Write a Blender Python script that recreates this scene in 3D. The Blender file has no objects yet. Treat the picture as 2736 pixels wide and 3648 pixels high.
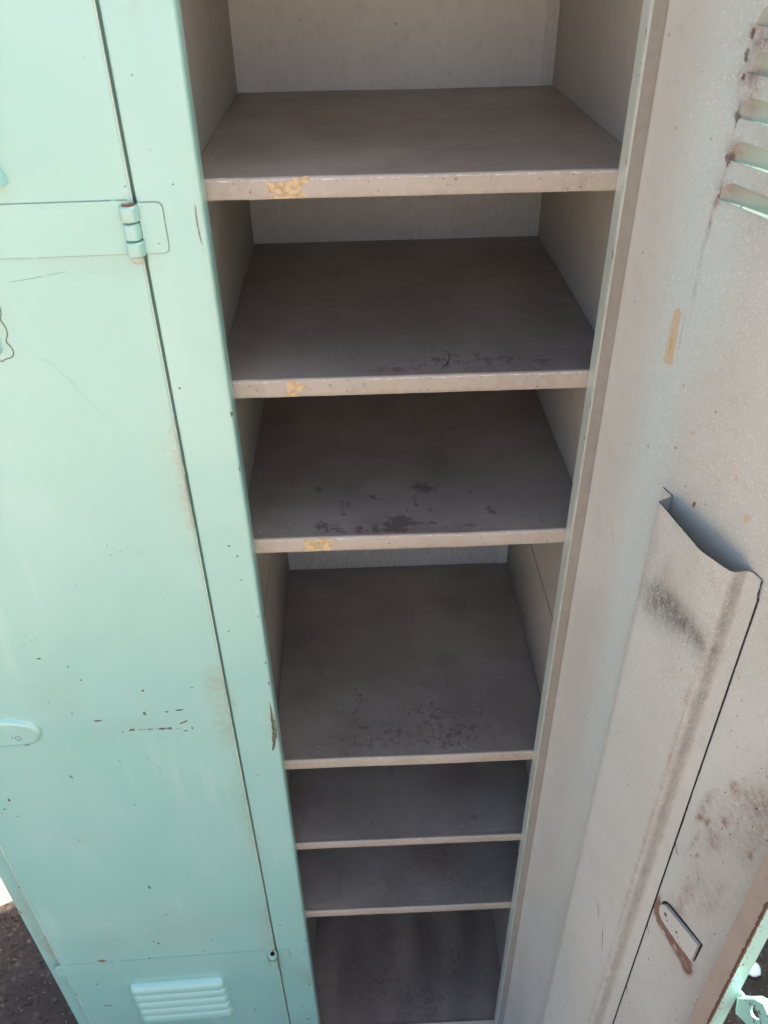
import bpy, math, random
from mathutils import Vector, Matrix, noise
random.seed(11)
sc = bpy.context.scene
# ------------------------------------------------------------------ camera
cd = bpy.data.cameras.new("camera"); cam = bpy.data.objects.new("camera", cd)
sc.collection.objects.link(cam)
R_ = Vector((0.99916418, -0.038066, -0.01489715)); U_ = Vector((0.03450509, 0.59001095, 0.80665759)); F_ = Vector((0.02191675, 0.8064974, -0.59083128))
M = Matrix((( R_.x, U_.x, -F_.x, .11509), (R_.y, U_.y, -F_.y, -.64326), (R_.z, U_.z, -F_.z, 1.72602), (0, 0, 0, 1)))
cam.matrix_world = M
cd.sensor_fit = 'HORIZONTAL'; cd.sensor_width = 36; cd.lens = 38.41
cd.clip_start = .01; cd.clip_end = 500
cd.dof.use_dof = True; cd.dof.focus_distance = .82; cd.dof.aperture_fstop = 13
sc.camera = cam
sc.render.resolution_x = 768; sc.render.resolution_y = 1024
# ------------------------------------------------------------------ light
SUN_AZ = Vector((.905, .425)); SUN_EL = math.radians(47)
w = bpy.data.worlds.new("World"); sc.world = w; w.use_nodes = True
nt = w.node_tree; bg = nt.nodes['Background']
sky = nt.nodes.new('ShaderNodeTexSky'); sky.sky_type = 'NISHITA'; sky.sun_disc = False
sky.sun_elevation = SUN_EL; sky.sun_rotation = math.atan2(SUN_AZ.x, SUN_AZ.y)
sky.air_density = .8; sky.dust_density = 6.5; sky.ozone_density = 1.0
nt.links.new(sky.outputs[0], bg.inputs[0]); bg.inputs[1].default_value = .15
ld = bpy.data.lights.new("sun", 'SUN'); ld.energy = 4.5; ld.angle = math.radians(.5); ld.color = (1, .95, .87)
sun = bpy.data.objects.new("sun", ld); sc.collection.objects.link(sun)
sd = Vector((SUN_AZ.x*math.cos(SUN_EL), SUN_AZ.y*math.cos(SUN_EL), math.sin(SUN_EL)))
sun.rotation_euler = (-sd).to_track_quat('-Z', 'Y').to_euler(); sun.location = (3, 3, 5)
sc.view_settings.view_transform = 'Standard'; sc.view_settings.look = 'None'
sc.view_settings.exposure = 2.08; sc.view_settings.gamma = 1
sc.render.engine = 'CYCLES'

# ------------------------------------------------------------------ helpers
def lin(r, g, b):
    f = lambda c: (c/255/12.92) if c/255 <= .04045 else ((c/255+.055)/1.055)**2.4
    return (f(r), f(g), f(b), 1)

class MB:
    def __init__(s): s.v = []; s.f = []; s.m = []
    def add(s, verts, faces, m=0):
        o = len(s.v); s.v += [tuple(p) for p in verts]
        for f in faces: s.f.append([i+o for i in f]); s.m.append(m)
    def box(s, x0, x1, y0, y1, z0, z1, m=0):
        s.add([(x, y, z) for x in (x0, x1) for y in (y0, y1) for z in (z0, z1)],
              [(0, 1, 3, 2), (4, 6, 7, 5), (0, 4, 5, 1), (2, 3, 7, 6), (0, 2, 6, 4), (1, 5, 7, 3)], m)
    def grid(s, us, vs, fn, m=0, flip=False):
        n = len(vs); vv = [fn(u, v) for u in us for v in vs]; ff = []
        for i in range(len(us)-1):
            for j in range(n-1):
                q = (i*n+j, (i+1)*n+j, (i+1)*n+j+1, i*n+j+1)
                ff.append(q[::-1] if flip else q)
        s.add(vv, ff, m)
    def prism(s, pts, fn0, fn1, m=0, mside=None, caps=(True, True)):
        n = len(pts); vv = [fn0(*p) for p in pts]+[fn1(*p) for p in pts]
        if caps[0]: s.add(vv, [tuple(range(n))], m)
        if caps[1]: s.add(vv, [tuple(range(2*n-1, n-1, -1))], m)
        s.add(vv, [(i, i+n, (i+1) % n+n, (i+1) % n) for i in range(n)], m if mside is None else mside)
    def tube(s, c, r, z0, z1, n=28, m=0, caps=True, ri=None, wob=0):
        ring = [(c[0]+(r+random.uniform(-wob, wob))*math.cos(a), c[1]+(r+random.uniform(-wob, wob))*math.sin(a)) for a in [2*math.pi*i/n for i in range(n)]]
        b = min(.0009, (z1-z0)*.2)
        prof = [(z0, 1-b/r), (z0+b, 1), (z1-b, 1), (z1, 1-b/r)]
        vv = [(c[0]+(x-c[0])*k, c[1]+(y-c[1])*k, z) for z, k in prof for x, y in ring]
        ff = [(j*n+i, j*n+(i+1) % n, (j+1)*n+(i+1) % n, (j+1)*n+i) for j in range(3) for i in range(n)]
        if caps: ff += [tuple(range(n-1, -1, -1)), tuple(range(3*n, 4*n))]
        s.add(vv, ff, m)
    def chip(s, fn, u, v, a, b, rot=0, m=1, n=13, rough=.35, lift=.0002):
        """an irregular flake of other paint lying on a surface fn(u, v, lift)"""
        pts = []
        for i in range(n):
            t = 2*math.pi*i/n; k = 1-rough*random.random()
            x, y = a*k*math.cos(t), b*k*math.sin(t)
            pts.append(fn(u+x*math.cos(rot)-y*math.sin(rot), v+x*math.sin(rot)+y*math.cos(rot), lift))
        s.add(pts, [tuple(range(n))], m)
    def poly(s, pts, m=0): s.add(pts, [tuple(range(len(pts)))], m)
    def build(s, name, mats, parent=None, bevel=0, smooth=True, attrs=None, segs=2):
        me = bpy.data.meshes.new(name); me.from_pydata(s.v, [], s.f)
        for mt in mats: me.materials.append(mt)
        me.polygons.foreach_set('material_index', s.m)
        if smooth: me.polygons.foreach_set('use_smooth', [True]*len(s.f))
        for an, fn in (attrs or {}).items():
            at = me.attributes.new(an, 'FLOAT', 'POINT')
            at.data.foreach_set('value', [fn(*p) for p in s.v])
        me.update()
        if smooth: me.set_sharp_from_angle(angle=math.radians(38))
        o = bpy.data.objects.new(name, me); sc.collection.objects.link(o)
        if parent: o.parent = parent
        if bevel:
            b = o.modifiers.new('bevel', 'BEVEL'); b.width = bevel; b.segments = segs
            b.limit_method = 'ANGLE'; b.angle_limit = math.radians(50); b.harden_normals = False
        return o

def blobs(lst):
    """soft field: sum of rotated gaussians (u, v, ru, rv, rot, amp)"""
    pre = [(u, v, ru, rv, math.cos(r), math.sin(r), a) for u, v, ru, rv, r, a in lst]
    def f(x, y):
        t = 0
        for u, v, ru, rv, c, s_, a in pre:
            dx, dy = x-u, y-v
            if abs(dx)+abs(dy) > 3.2*(ru+rv): continue
            p, q = (dx*c+dy*s_)/ru, (-dx*s_+dy*c)/rv
            t += a*math.exp(-(p*p+q*q))
        return t
    return f

# ------------------------------------------------------------------ materials
def N(nt, t, **k):
    n = nt.nodes.new(t)
    for a, v in k.items(): setattr(n, a, v)
    return n
class Mat:
    def __init__(s, name):
        s.m = bpy.data.materials.new(name); s.m.use_nodes = True; s.nt = s.m.node_tree
        s.b = s.nt.nodes['Principled BSDF']; s.tc = N(s.nt, 'ShaderNodeTexCoord')
    def L(s, a, b): s.nt.links.new(a, b)
    def noise(s, scale, detail=4, rough=.55, stretch=None, off=None):
        n = N(s.nt, 'ShaderNodeTexNoise'); n.inputs['Scale'].default_value = scale
        n.inputs['Detail'].default_value = detail; n.inputs['Roughness'].default_value = rough
        src = s.tc.outputs['Object']
        if stretch or off:
            mp = N(s.nt, 'ShaderNodeMapping')
            if stretch: mp.inputs['Scale'].default_value = stretch
            if off: mp.inputs['Location'].default_value = off
            s.L(src, mp.inputs[0]); src = mp.outputs[0]
        s.L(src, n.inputs['Vector']); return n.outputs['Fac']
    def ramp(s, x, a, b):
        r = N(s.nt, 'ShaderNodeMapRange'); r.interpolation_type = 'SMOOTHSTEP'
        r.inputs['From Min'].default_value = a; r.inputs['From Max'].default_value = b
        s.L(x, r.inputs['Value']); return r.outputs[0]
    def math(s, op, a, b=None):
        n = N(s.nt, 'ShaderNodeMath', operation=op)
        for i, x in enumerate((a, b)):
            if x is None: continue
            if isinstance(x, (int, float)): n.inputs[i].default_value = x
            else: s.L(x, n.inputs[i])
        return n.outputs[0]
    def mix(s, fac, a, b):
        n = N(s.nt, 'ShaderNodeMix', data_type='RGBA')
        if isinstance(fac, (int, float)): n.inputs[0].default_value = fac
        else: s.L(fac, n.inputs[0])
        for i, x in ((6, a), (7, b)):
            if isinstance(x, tuple): n.inputs[i].default_value = x
            else: s.L(x, n.inputs[i])
        return n.outputs[2]
    def attr(s, name):
        n = N(s.nt, 'ShaderNodeAttribute'); n.attribute_name = name; return n.outputs['Fac']
    def col(s, c):
        if isinstance(c, tuple): s.b.inputs['Base Color'].default_value = c
        else: s.L(c, s.b.inputs['Base Color'])
    def rough(s, r):
        if isinstance(r, (int, float)): s.b.inputs['Roughness'].default_value = r
        else: s.L(r, s.b.inputs['Roughness'])
    def bump(s, hs, dist=.001, strength=1.0):
        prev = None
        for h, st in hs:
            b = N(s.nt, 'ShaderNodeBump'); b.inputs['Strength'].default_value = st*strength; b.inputs['Distance'].default_value = dist
            s.L(h, b.inputs['Height'])
            if prev: s.L(prev, b.inputs['Normal'])
            prev = b.outputs[0]
        s.L(prev, s.b.inputs['Normal'])
    def specks(s, scale, frac, size, seed=0.0):
        """random little dots: 1 inside"""
        v = N(s.nt, 'ShaderNodeTexVoronoi'); v.inputs['Scale'].default_value = scale
        mp = N(s.nt, 'ShaderNodeMapping'); mp.inputs['Location'].default_value = (seed, seed*.7, seed*1.3)
        s.L(s.tc.outputs['Object'], mp.inputs[0]); s.L(mp.outputs[0], v.inputs['Vector'])
        sep = N(s.nt, 'ShaderNodeSeparateColor'); s.L(v.outputs['Color'], sep.inputs[0])
        return s.math('MULTIPLY', s.math('LESS_THAN', sep.outputs[0], frac), s.math('LESS_THAN', v.outputs['Distance'], size))

MINT_A = (.265, .52, .43, 1); MINT_B = (.315, .555, .465, 1)
def mint(name, grime=True, rough=.36, base=None):
    m = Mat(name)
    c = m.mix(m.ramp(m.noise(5, 5), .35, .68), *(base or (MINT_A, MINT_B)))
    c = m.mix(m.math('MULTIPLY', m.ramp(m.noise(38, 6, .65), .56, .75), .35), c, (.36, .53, .44, 1))
    g = m.math('MULTIPLY', m.specks(60, .10, .09), .55)
    c = m.mix(g, c, (.28, .36, .28, 1))
    # long faint rubs
    c = m.mix(m.math('MULTIPLY', m.ramp(m.noise(26, 3, .5, (1, 1, .12)), .6, .74), .25), c, (.55, .72, .63, 1))
    if grime:
        a = m.attr('grime')
        k = m.math('MULTIPLY', a, m.ramp(m.noise(95, 5, .7), .28, .7))
        c = m.mix(m.math('MINIMUM', m.math('MULTIPLY', k, .72), .8), c, (.30, .25, .14, 1))
    m.col(c)
    m.rough(m.math('ADD', m.math('MULTIPLY', m.noise(14, 4), .22), rough-.11))
    m.b.inputs['IOR'].default_value = 1.9; m.b.inputs['Coat Weight'].default_value = .7; m.b.inputs['Coat Roughness'].default_value = .38
    m.bump([(m.noise(6, 2), .5), (m.noise(420, 2), .04)], .0012)
    return m.m
M_mint = mint('mint_paint')
M_jamb = mint('faded_sage_paint', base=((.55, .61, .50, 1), (.60, .63, .53, 1)))
M_mint_plain = mint('mint_enamel', grime=False)

def inner_paint(name, base, base2, speck=.0, green=True, worn=0.0, rough=.5, dark=(.07, .058, .052, 1), scuff=False, fine=105):
    m = Mat(name)
    c = m.mix(m.ramp(m.noise(7, 5), .35, .7), base, base2)
    c = m.mix(m.math('MULTIPLY', m.ramp(m.noise(60, 6, .7), .5, .72), .18), c, (.24, .17, .11, 1))
    if green:      # mint overspray drifting over the grey
        a = m.attr('over')
        c = m.mix(m.math('MINIMUM', m.math('MULTIPLY', a, m.ramp(m.noise(150, 4, .8), .25, .62)), .75), c, (.50, .565, .50, 1))
    if scuff:
        c = m.mix(m.math('MULTIPLY', m.ramp(m.noise(17, 6, .65), .48, .72), .30), c, (.12, .10, .088, 1))
        c = m.mix(m.math('MULTIPLY', m.ramp(m.noise(30, 7, .7, None, (3, 1, 0)), .54, .78), .35), c, (.36, .34, .30, 1))
        c = m.mix(m.math('MULTIPLY', m.ramp(m.noise(55, 5, .6, (.16, 1.6, 1)), .60, .72), .30), c, (.38, .35, .32, 1))
        c = m.mix(m.math('MULTIPLY', m.ramp(m.noise(48, 5, .6, (1.7, .2, 1), (2, 7, 0)), .61, .73), .25), c, (.09, .075, .065, 1))
        c = m.mix(m.math('MULTIPLY', m.specks(240, .02, .3, 5.5), .5), c, (.5, .48, .42, 1))
    a = m.attr('wear')
    k = m.math('ADD', a, m.math('MULTIPLY', m.math('SUBTRACT', m.noise(fine, 9, .75), .5), 3.3))
    kk = m.math('MULTIPLY', m.ramp(k, .40, .60), m.math('MINIMUM', m.math('MULTIPLY', a, 3), 1))
    c = m.mix(m.math('MULTIPLY', kk, .85), c, dark)
    dt = m.math('MINIMUM', m.math('MULTIPLY', m.attr('dirt_shade'), m.math('ADD', m.ramp(m.noise(230, 5, .8, (1, 1, .35)), .25, .75), .45)), .9)  # darker tone: real dirt, plus shade painted on the channel web
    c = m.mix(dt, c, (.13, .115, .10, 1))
    r = m.attr('grime')
    c = m.mix(m.math('MINIMUM', m.math('MULTIPLY', r, m.ramp(m.noise(110, 6, .7), .3, .65)), .88), c, m.mix(m.ramp(m.noise(170, 5, .7), .36, .62), (.27, .125, .075, 1), (.10, .034, .020, 1)))
    if speck:
        sp = m.math('MAXIMUM', m.specks(900, speck*1.3, .34), m.specks(560, speck*.55, .33, 3.3))
        sp = m.math('MULTIPLY', sp, m.attr('dots'))
        c = m.mix(m.math('MULTIPLY', sp, .6), c, (.80, .80, .74, 1))
    c = m.mix(m.math('MULTIPLY', m.specks(75, .06, .10, 1.1), .6), c, (.2, .13, .07, 1))
    m.col(c); m.rough(m.math('ADD', m.math('MULTIPLY', m.noise(20, 4), .25), rough-.12))
    m.bump([(m.noise(9, 2), .4), (m.noise(380, 3), .07)], .001)
    return m.m
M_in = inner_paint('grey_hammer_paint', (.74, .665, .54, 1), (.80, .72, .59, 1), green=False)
M_in_left = inner_paint('shaded_left_wall_paint', (.36, .35, .285, 1), (.41, .39, .32, 1), green=False)  # darker tone puts the left wall's shade into its paint
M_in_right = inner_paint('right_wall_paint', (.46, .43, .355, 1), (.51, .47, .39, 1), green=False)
M_door_in = inner_paint('grey_door_paint', (.485, .465, .39, 1), (.535, .515, .44, 1), speck=.16, rough=.38)
M_louv = inner_paint('shaded_louver_paint', (.30, .315, .27, 1), (.36, .36, .31, 1), green=False, rough=.6)  # hollows shaded in the colour to hold down bounced light
M_flange = inner_paint('dark_flange_paint', (.31, .29, .24, 1), (.35, .33, .275, 1), green=False, rough=.5)  # toned darker than the rest of the door
M_shelf = inner_paint('worn_shelf_paint', (.225, .188, .152, 1), (.30, .256, .208, 1), green=False, rough=.42, dark=(.115, .088, .075, 1), scuff=True)
M_lip = inner_paint('shelf_lip_paint', (.37, .32, .25, 1), (.43, .375, .295, 1), green=False, rough=.45, dark=(.13, .10, .08, 1))

def flat(name, c, c2=None, scale=150, rough=.7, metal=0, bump=.15):
    m = Mat(name)
    m.col(m.mix(m.ramp(m.noise(scale, 5, .7), .35, .65), c, c2 or tuple(x*.6 for x in c[:3])+(1,)))
    m.rough(rough); m.b.inputs['Metallic'].default_value = metal
    m.bump([(m.noise(scale*3, 3), bump)], .0006)
    return m.m
M_chip = flat('bare_rusty_steel', (.085, .065, .042, 1), (.15, .125, .08, 1), 400)
M_rust = flat('rust', (.17, .055, .022, 1), (.30, .11, .05, 1), 260, .9)
M_rustdark = flat('dark_rust', (.07, .035, .02, 1), (.13, .06, .03, 1), 300, .9)
M_gap = flat('dark_joint', (.02, .02, .018, 1), None, 100, .9)
M_tape = flat('yellowed_tape', (.60, .46, .25, 1), (.40, .27, .13, 1), 210, .65)
M_tapepale = flat('brittle_tape', (.50, .40, .28, 1), (.58, .45, .26, 1), 120, .45)
M_bright = flat('rubbed_bare_edge', (.74, .68, .64, 1), (.45, .40, .36, 1), 330, .3)
M_brownlip = flat('brown_primer', (.27, .215, .165, 1), (.33, .265, .205, 1), 14, .55)
M_pale = flat('pale_scrape', (.55, .55, .45, 1), (.45, .42, .3, 1), 200, .5)

def ground_mat():
    m = Mat('asphalt')
    v = N(m.nt, 'ShaderNodeTexVoronoi'); v.inputs['Scale'].default_value = 75; m.L(m.tc.outputs['Object'], v.inputs['Vector'])
    sep = N(m.nt, 'ShaderNodeSeparateColor'); m.L(v.outputs['Color'], sep.inputs[0])
    c = m.mix(m.ramp(m.noise(9, 6), .35, .7), (.030, .018, .011, 1), (.048, .031, .020, 1))
    c = m.mix(m.math('MULTIPLY', m.ramp(sep.outputs[0], .55, 1.0), m.ramp(v.outputs['Distance'], .6, .2)), c, (.085, .056, .041, 1))
    c = m.mix(m.specks(190, .03, .28), c, (.22, .18, .14, 1))
    m.col(c); m.rough(.8)
    m.bump([(v.outputs['Distance'], .7), (m.noise(160, 5), .6)], .006)
    return m.m
def slab_mat():
    m = Mat('pale_concrete')
    c = m.mix(m.ramp(m.noise(12, 8, .65), .35, .7), (.36, .30, .24, 1), (.22, .175, .135, 1))
    c = m.mix(m.specks(170, .12, .3), c, (.16, .12, .1, 1))
    m.col(c); m.rough(.85); m.bump([(m.noise(90, 6), .6)], .004)
    return m.m
def struct(o): o['kind'] = 'structure'; return o

# ------------------------------------------------------------------ setting
g = MB(); g.grid([-160, -3, 3, 160], [-160, -3, 3, 160], lambda x, y: (x, y, -.008))
struct(g.build('ground', [slab_mat()]))
# dark asphalt strip the locker stands on; rear edge paints the shadow border against the pale slab
random.seed(5)
def shade_border(x): return .3118+.47*(x+.7054)+.004*noise.noise(Vector((x*30, 0, 0)))+.0025*noise.noise(Vector((x*110, 4, 0)))
xs = [-2.2+.02*i for i in range(66)]
pts = [(x, shade_border(x)) for x in xs]+[(-.9+.001, .0)][:0]
outline = [(x, shade_border(x)) for x in xs if x <= -.44]+[(-.40, .47), (3.2, 2.4), (3.2, -1.5), (-2.2, -1.5)]
a = MB(); a.prism(outline, lambda x, y: (x, y, -.004), lambda x, y: (x, y, 0), 0)
struct(a.build('asphalt_strip', [ground_mat()], smooth=False))

# ------------------------------------------------------------------ the locker
lock = bpy.data.objects.new('locker', None); sc.collection.objects.link(lock)
lock['label'] = 'mint green steel locker, left door shut, right door open on a grey shelved interior'
lock['category'] = 'locker'
TOP = 1.86; DEP = .435
XL, XR = -.4141, .3520
def F(u, v, l=0): return (u, -l, v)                         # front plane
zero = lambda *a: 0.0
Z = {'dirt_shade': zero, 'wear': zero, 'grime': zero, 'over': zero, 'dots': zero}

# outer shell
b = MB()
b.box(XL, XL+.0012, .0005, DEP, .03, TOP); b.box(XR-.0012, XR, .0155, DEP, .03, TOP)
b.build('side_panel', [M_mint_plain], lock, smooth=False)
b = MB(); b.box(XL+.0013, XR-.0013, .022, DEP-.002, TOP-.0012, TOP+.0004); b.build('top_panel', [M_mint_plain], lock, smooth=False)
b = MB(); b.box(XL+.0013, XR-.0013, DEP-.0012, DEP, .03, TOP-.0014); b.build('rear_panel', [M_mint_plain], lock, smooth=False)
# plinth
b = MB(); b.box(XL+.002, XR-.0015, .024, DEP-.002, .0, .0295); b.build('plinth', [M_mint_plain], lock, bevel=.001, smooth=False)

# left stile
fs = blobs([(-.403, .56, .010, .05, 0, .8), (-.402, .46, .008, .04, 0, 1.1), (-.398, .43, .006, .02, 0, 1.0), (-.405, .33, .01, .05, 0, .3)])
b = MB()
b.grid([XL+.0014, -.406, -.398, -.3905], [.03+.01*i for i in range(183)], lambda u, v: (u, 0, v), 0)
b.box(XL+.0014, -.3905, .0008, .018, .03, TOP)
for u, v, a_, bb, r in ((-.4128, .80, .0010, .003, 0), (-.4115, .55, .0014, .004, .2), (-.3950, .6167, .0016, .0016, 0), (-.3925, .6313, .0010, .002, 0), (-.3942, .4754, .0012, .003, 0), (-.393, .5795, .0008, .002, 0)):
    b.chip(F, u, v, a_, bb, r)
b.build('frame_stile', [M_mint, M_chip], lock, attrs={'grime': lambda x, y, z: fs(x, z)})

# centre post (visible front, rounded right return)
fs = blobs([(-.0247, 1.690, .0013, .035, 0, .9), (-.0455, 1.505, .006, .004, 0, .5), (-.007, .95, .006, .03, 0, .65), (-.012, .33, .02, .015, 0, .5),
            (-.048, .99, .004, .03, 0, .7), (-.008, .30, .01, .02, 0, .8), (-.003, 1.49, .003, .09, 0, .35), (-.047, .36, .004, .05, 0, .9), (-.047, .7, .003, .1, 0, .35)])
prof = [(-.0494, .012), (-.0500, .003), (-.0497, .0009), (-.0486, .0001), (-.047, 0), (-.041, 0), (-.034, 0), (-.026, 0), (-.018, 0), (-.010, 0), (-.006, 0),
        (-.0032, .0001), (-.0016, .0006), (-.0005, .0017), (0, .0035), (0, .010), (0, .0185)]
b = MB(); zs = [.03+.008*i for i in range(229)]
def edge_wob(z): return .00022*noise.noise(Vector((0, 3.1, z*14)))+.00012*noise.noise(Vector((0, 9, z*60)))
b.grid(list(range(len(prof))), zs, lambda i, z: (prof[i][0]+(edge_wob(z) if prof[i][0] > -.004 else 0), prof[i][1], z), 0)
b.box(-.0492, -.0006, .0175, .0187, .03, TOP)
PC = [(-.0427, 1.3954, .0013, .0013), (-.0010, 1.3682, .0014, .003), (-.0223, 1.2197, .0016, .0012), (-.0156, 1.2062, .0013, .0014), (-.0010, 1.31, .0007, .003), (-.0152, 1.1746, .0009, .0014),
      (-.0035, 1.1231, .0008, .0018), (-.0374, 1.1029, .0012, .0013), (-.0028, 1.0521, .0008, .0022), (-.0026, 1.0186, .0008, .003), (-.0326, .8506, .0010, .0011), (-.0458, .7128, .0011, .0011),
      (-.0378, .4787, .0014, .0018), (-.0077, .3934, .0030, .0014), (-.0015, .43, .0009, .005), (-.0063, .2824, .0010, .005), (-.0241, .2014, .0010, .004), (-.0203, 1.5644, .0007, .0009), (-.0364, 1.6375, .0006, .0008), (-.0015, .52, .0008, .004), (-.017, .153, .005, .0016)]
for u, v, a_, bb in PC: b.chip(F, u, v, a_, bb, random.uniform(-.4, .4))
# long bruises of the edge
def blade(b, cl, m, fn=F, lift=.00025):
    """cl: centre line (u, v, half width)"""
    L = []; R = []
    for u, v, h in cl:
        L.append(fn(u-h*(1+random.uniform(-.3, .3)), v, lift)); R.append(fn(u+h*(1+random.uniform(-.3, .3)), v, lift))
    for i in range(len(cl)-1): b.poly([L[i], R[i], R[i+1], L[i+1]], m)
def dens(cl, k=6):
    out = []
    for i in range(len(cl)-1):
        for j in range(k):
            t = j/k; out.append(tuple(cl[i][q]*(1-t)+cl[i+1][q]*t for q in range(3)))
    return out+[cl[-1]]
blade(b, dens([(-.0047, .9850, .0003), (-.0042, .974, .0008), (-.0046, .9574, .0014), (-.0046, .9405, .0019), (-.0046, .9266, .0026), (-.0066, .9093, .0019), (-.0092, .8982, .0008)], 5), 1)
blade(b, dens([(-.0030, .965, .0002), (-.0018, .950, .0007), (-.0014, .935, .0006), (-.0020, .92, .0003)], 4), 1)
blade(b, dens([(-.0063, 1.5490, .0004), (-.0068, 1.538, .0006), (-.0063, 1.528, .0007), (-.0056, 1.5196, .0003)], 5), 3)
b.build('centre_post', [M_mint, M_chip, M_rust, flat('scraped_primer', (.32, .25, .20, 1), (.22, .16, .12, 1), 400)], lock, attrs={'grime': lambda x, y, z: fs(x, z)})

b = MB(); b.box(-.0562, -.0502, .0100, .0112, .03, TOP); b.build('added_gap_backing', [M_mint_plain], lock, smooth=False)  # mint backing strip added behind the gap to lighten it
# right jamb: deep return, mint, its edge rubbed
b = MB()
jp = [(.3200, .0190), (.3200, .012), (.3201, .005), (.3202, .0012), (.3207, .0003), (.3216, 0), (.3255, 0), (.3300, 0)]
b.grid(list(range(len(jp))), zs, lambda i, z: (jp[i][0]+.7*edge_wob(z+5), jp[i][1], z), 0)
b.box(.3204, .3508, .0175, .0188, .03, TOP); b.box(.3300, .3506, 0, .0008, .03, TOP)
def SJ(u, v, l=0): return (.3201-l, u, v)
for i in range(60):
    z = random.uniform(.25, 1.72); b.chip(SJ, .0012+abs(random.gauss(0, .0009)), z, random.uniform(.0003, .0011), random.uniform(.0006, .0035), 0, 1, 9)
fj = blobs([(.003, .9, .01, .5, 0, .35), (.002, 1.35, .004, .3, 0, .5)])
b.build('door_jamb', [M_jamb, M_rust], lock, attrs={'grime': lambda x, y, z: fj(y, z)})

# interior
WX0, WX1, BY = -.0150, .3466, .4011
def rows(a, b_, n): return [a+(b_-a)*i/n for i in range(n+1)]
fb = blobs([(.10, 1.66, .05, .06, 0, .2), (.17, 1.70, .05, .04, 0, .18), (.22, 1.57, .06, .012, 0, .25)])
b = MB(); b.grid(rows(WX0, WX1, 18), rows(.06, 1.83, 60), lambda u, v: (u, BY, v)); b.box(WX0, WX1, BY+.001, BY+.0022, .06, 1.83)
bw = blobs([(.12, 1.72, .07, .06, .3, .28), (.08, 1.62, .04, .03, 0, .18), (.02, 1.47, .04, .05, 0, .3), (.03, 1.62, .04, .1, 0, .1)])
b.build('back_wall', [M_in], lock, attrs=dict(Z, dirt_shade=lambda x, y, z: .08 if z > 1.5 else (.16 if z > 1.3 else .34), grime=lambda x, y, z: .5*bw(x, z)))  # wall tone darkens bay by bay towards the bottom
b = MB(); b.box(WX1-.0145, WX1-.0006, BY-.0010, BY-.0002, .063, 1.83); b.build('corner_strip', [M_in], lock, smooth=False, attrs=dict(Z, dirt_shade=lambda x, y, z: .2))
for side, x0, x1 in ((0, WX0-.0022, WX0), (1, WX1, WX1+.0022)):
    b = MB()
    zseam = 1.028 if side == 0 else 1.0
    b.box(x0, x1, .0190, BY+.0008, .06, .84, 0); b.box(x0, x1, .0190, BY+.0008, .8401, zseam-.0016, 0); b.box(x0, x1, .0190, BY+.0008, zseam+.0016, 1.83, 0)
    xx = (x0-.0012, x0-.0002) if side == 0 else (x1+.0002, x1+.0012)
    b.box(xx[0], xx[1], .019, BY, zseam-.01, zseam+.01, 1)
    b.build('inner_wall', [(M_in_left, M_in_right)[side], M_gap], lock, smooth=False, attrs=dict(Z, dirt_shade=lambda x, y, z: .75 if z < .9 else .12, grime=lambda x, y, z: .05))  # wall tone is darker in the lower bays
b = MB(); b.box(WX0, WX1, .02, BY, 1.829, 1.831); b.build('ceiling_panel', [M_in], lock, smooth=False, attrs=Z)

# peeling lining sheet on the left wall of the second bay
def SW(y, z, x): return (WX0+x, y, z)
b = MB()
ln = [(.165, 1.548), (.150, 1.525), (.126, 1.497), (.112, 1.478), (.1065, 1.462), (.106, 1.44), (.110, 1.418)]
up = [SW(y, z, .0035*max(0, 1-i*.16)+.0006) for i, (y, z) in enumerate(ln)]
bk = [SW(.045, z, .0004) for y, z in ln]
n = len(ln)
b.add(up+bk, [(i, i+1, n+i+1, n+i) for i in range(n-1)])
b.build('peeling_liner', [M_in_left], lock, attrs=Z)

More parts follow.
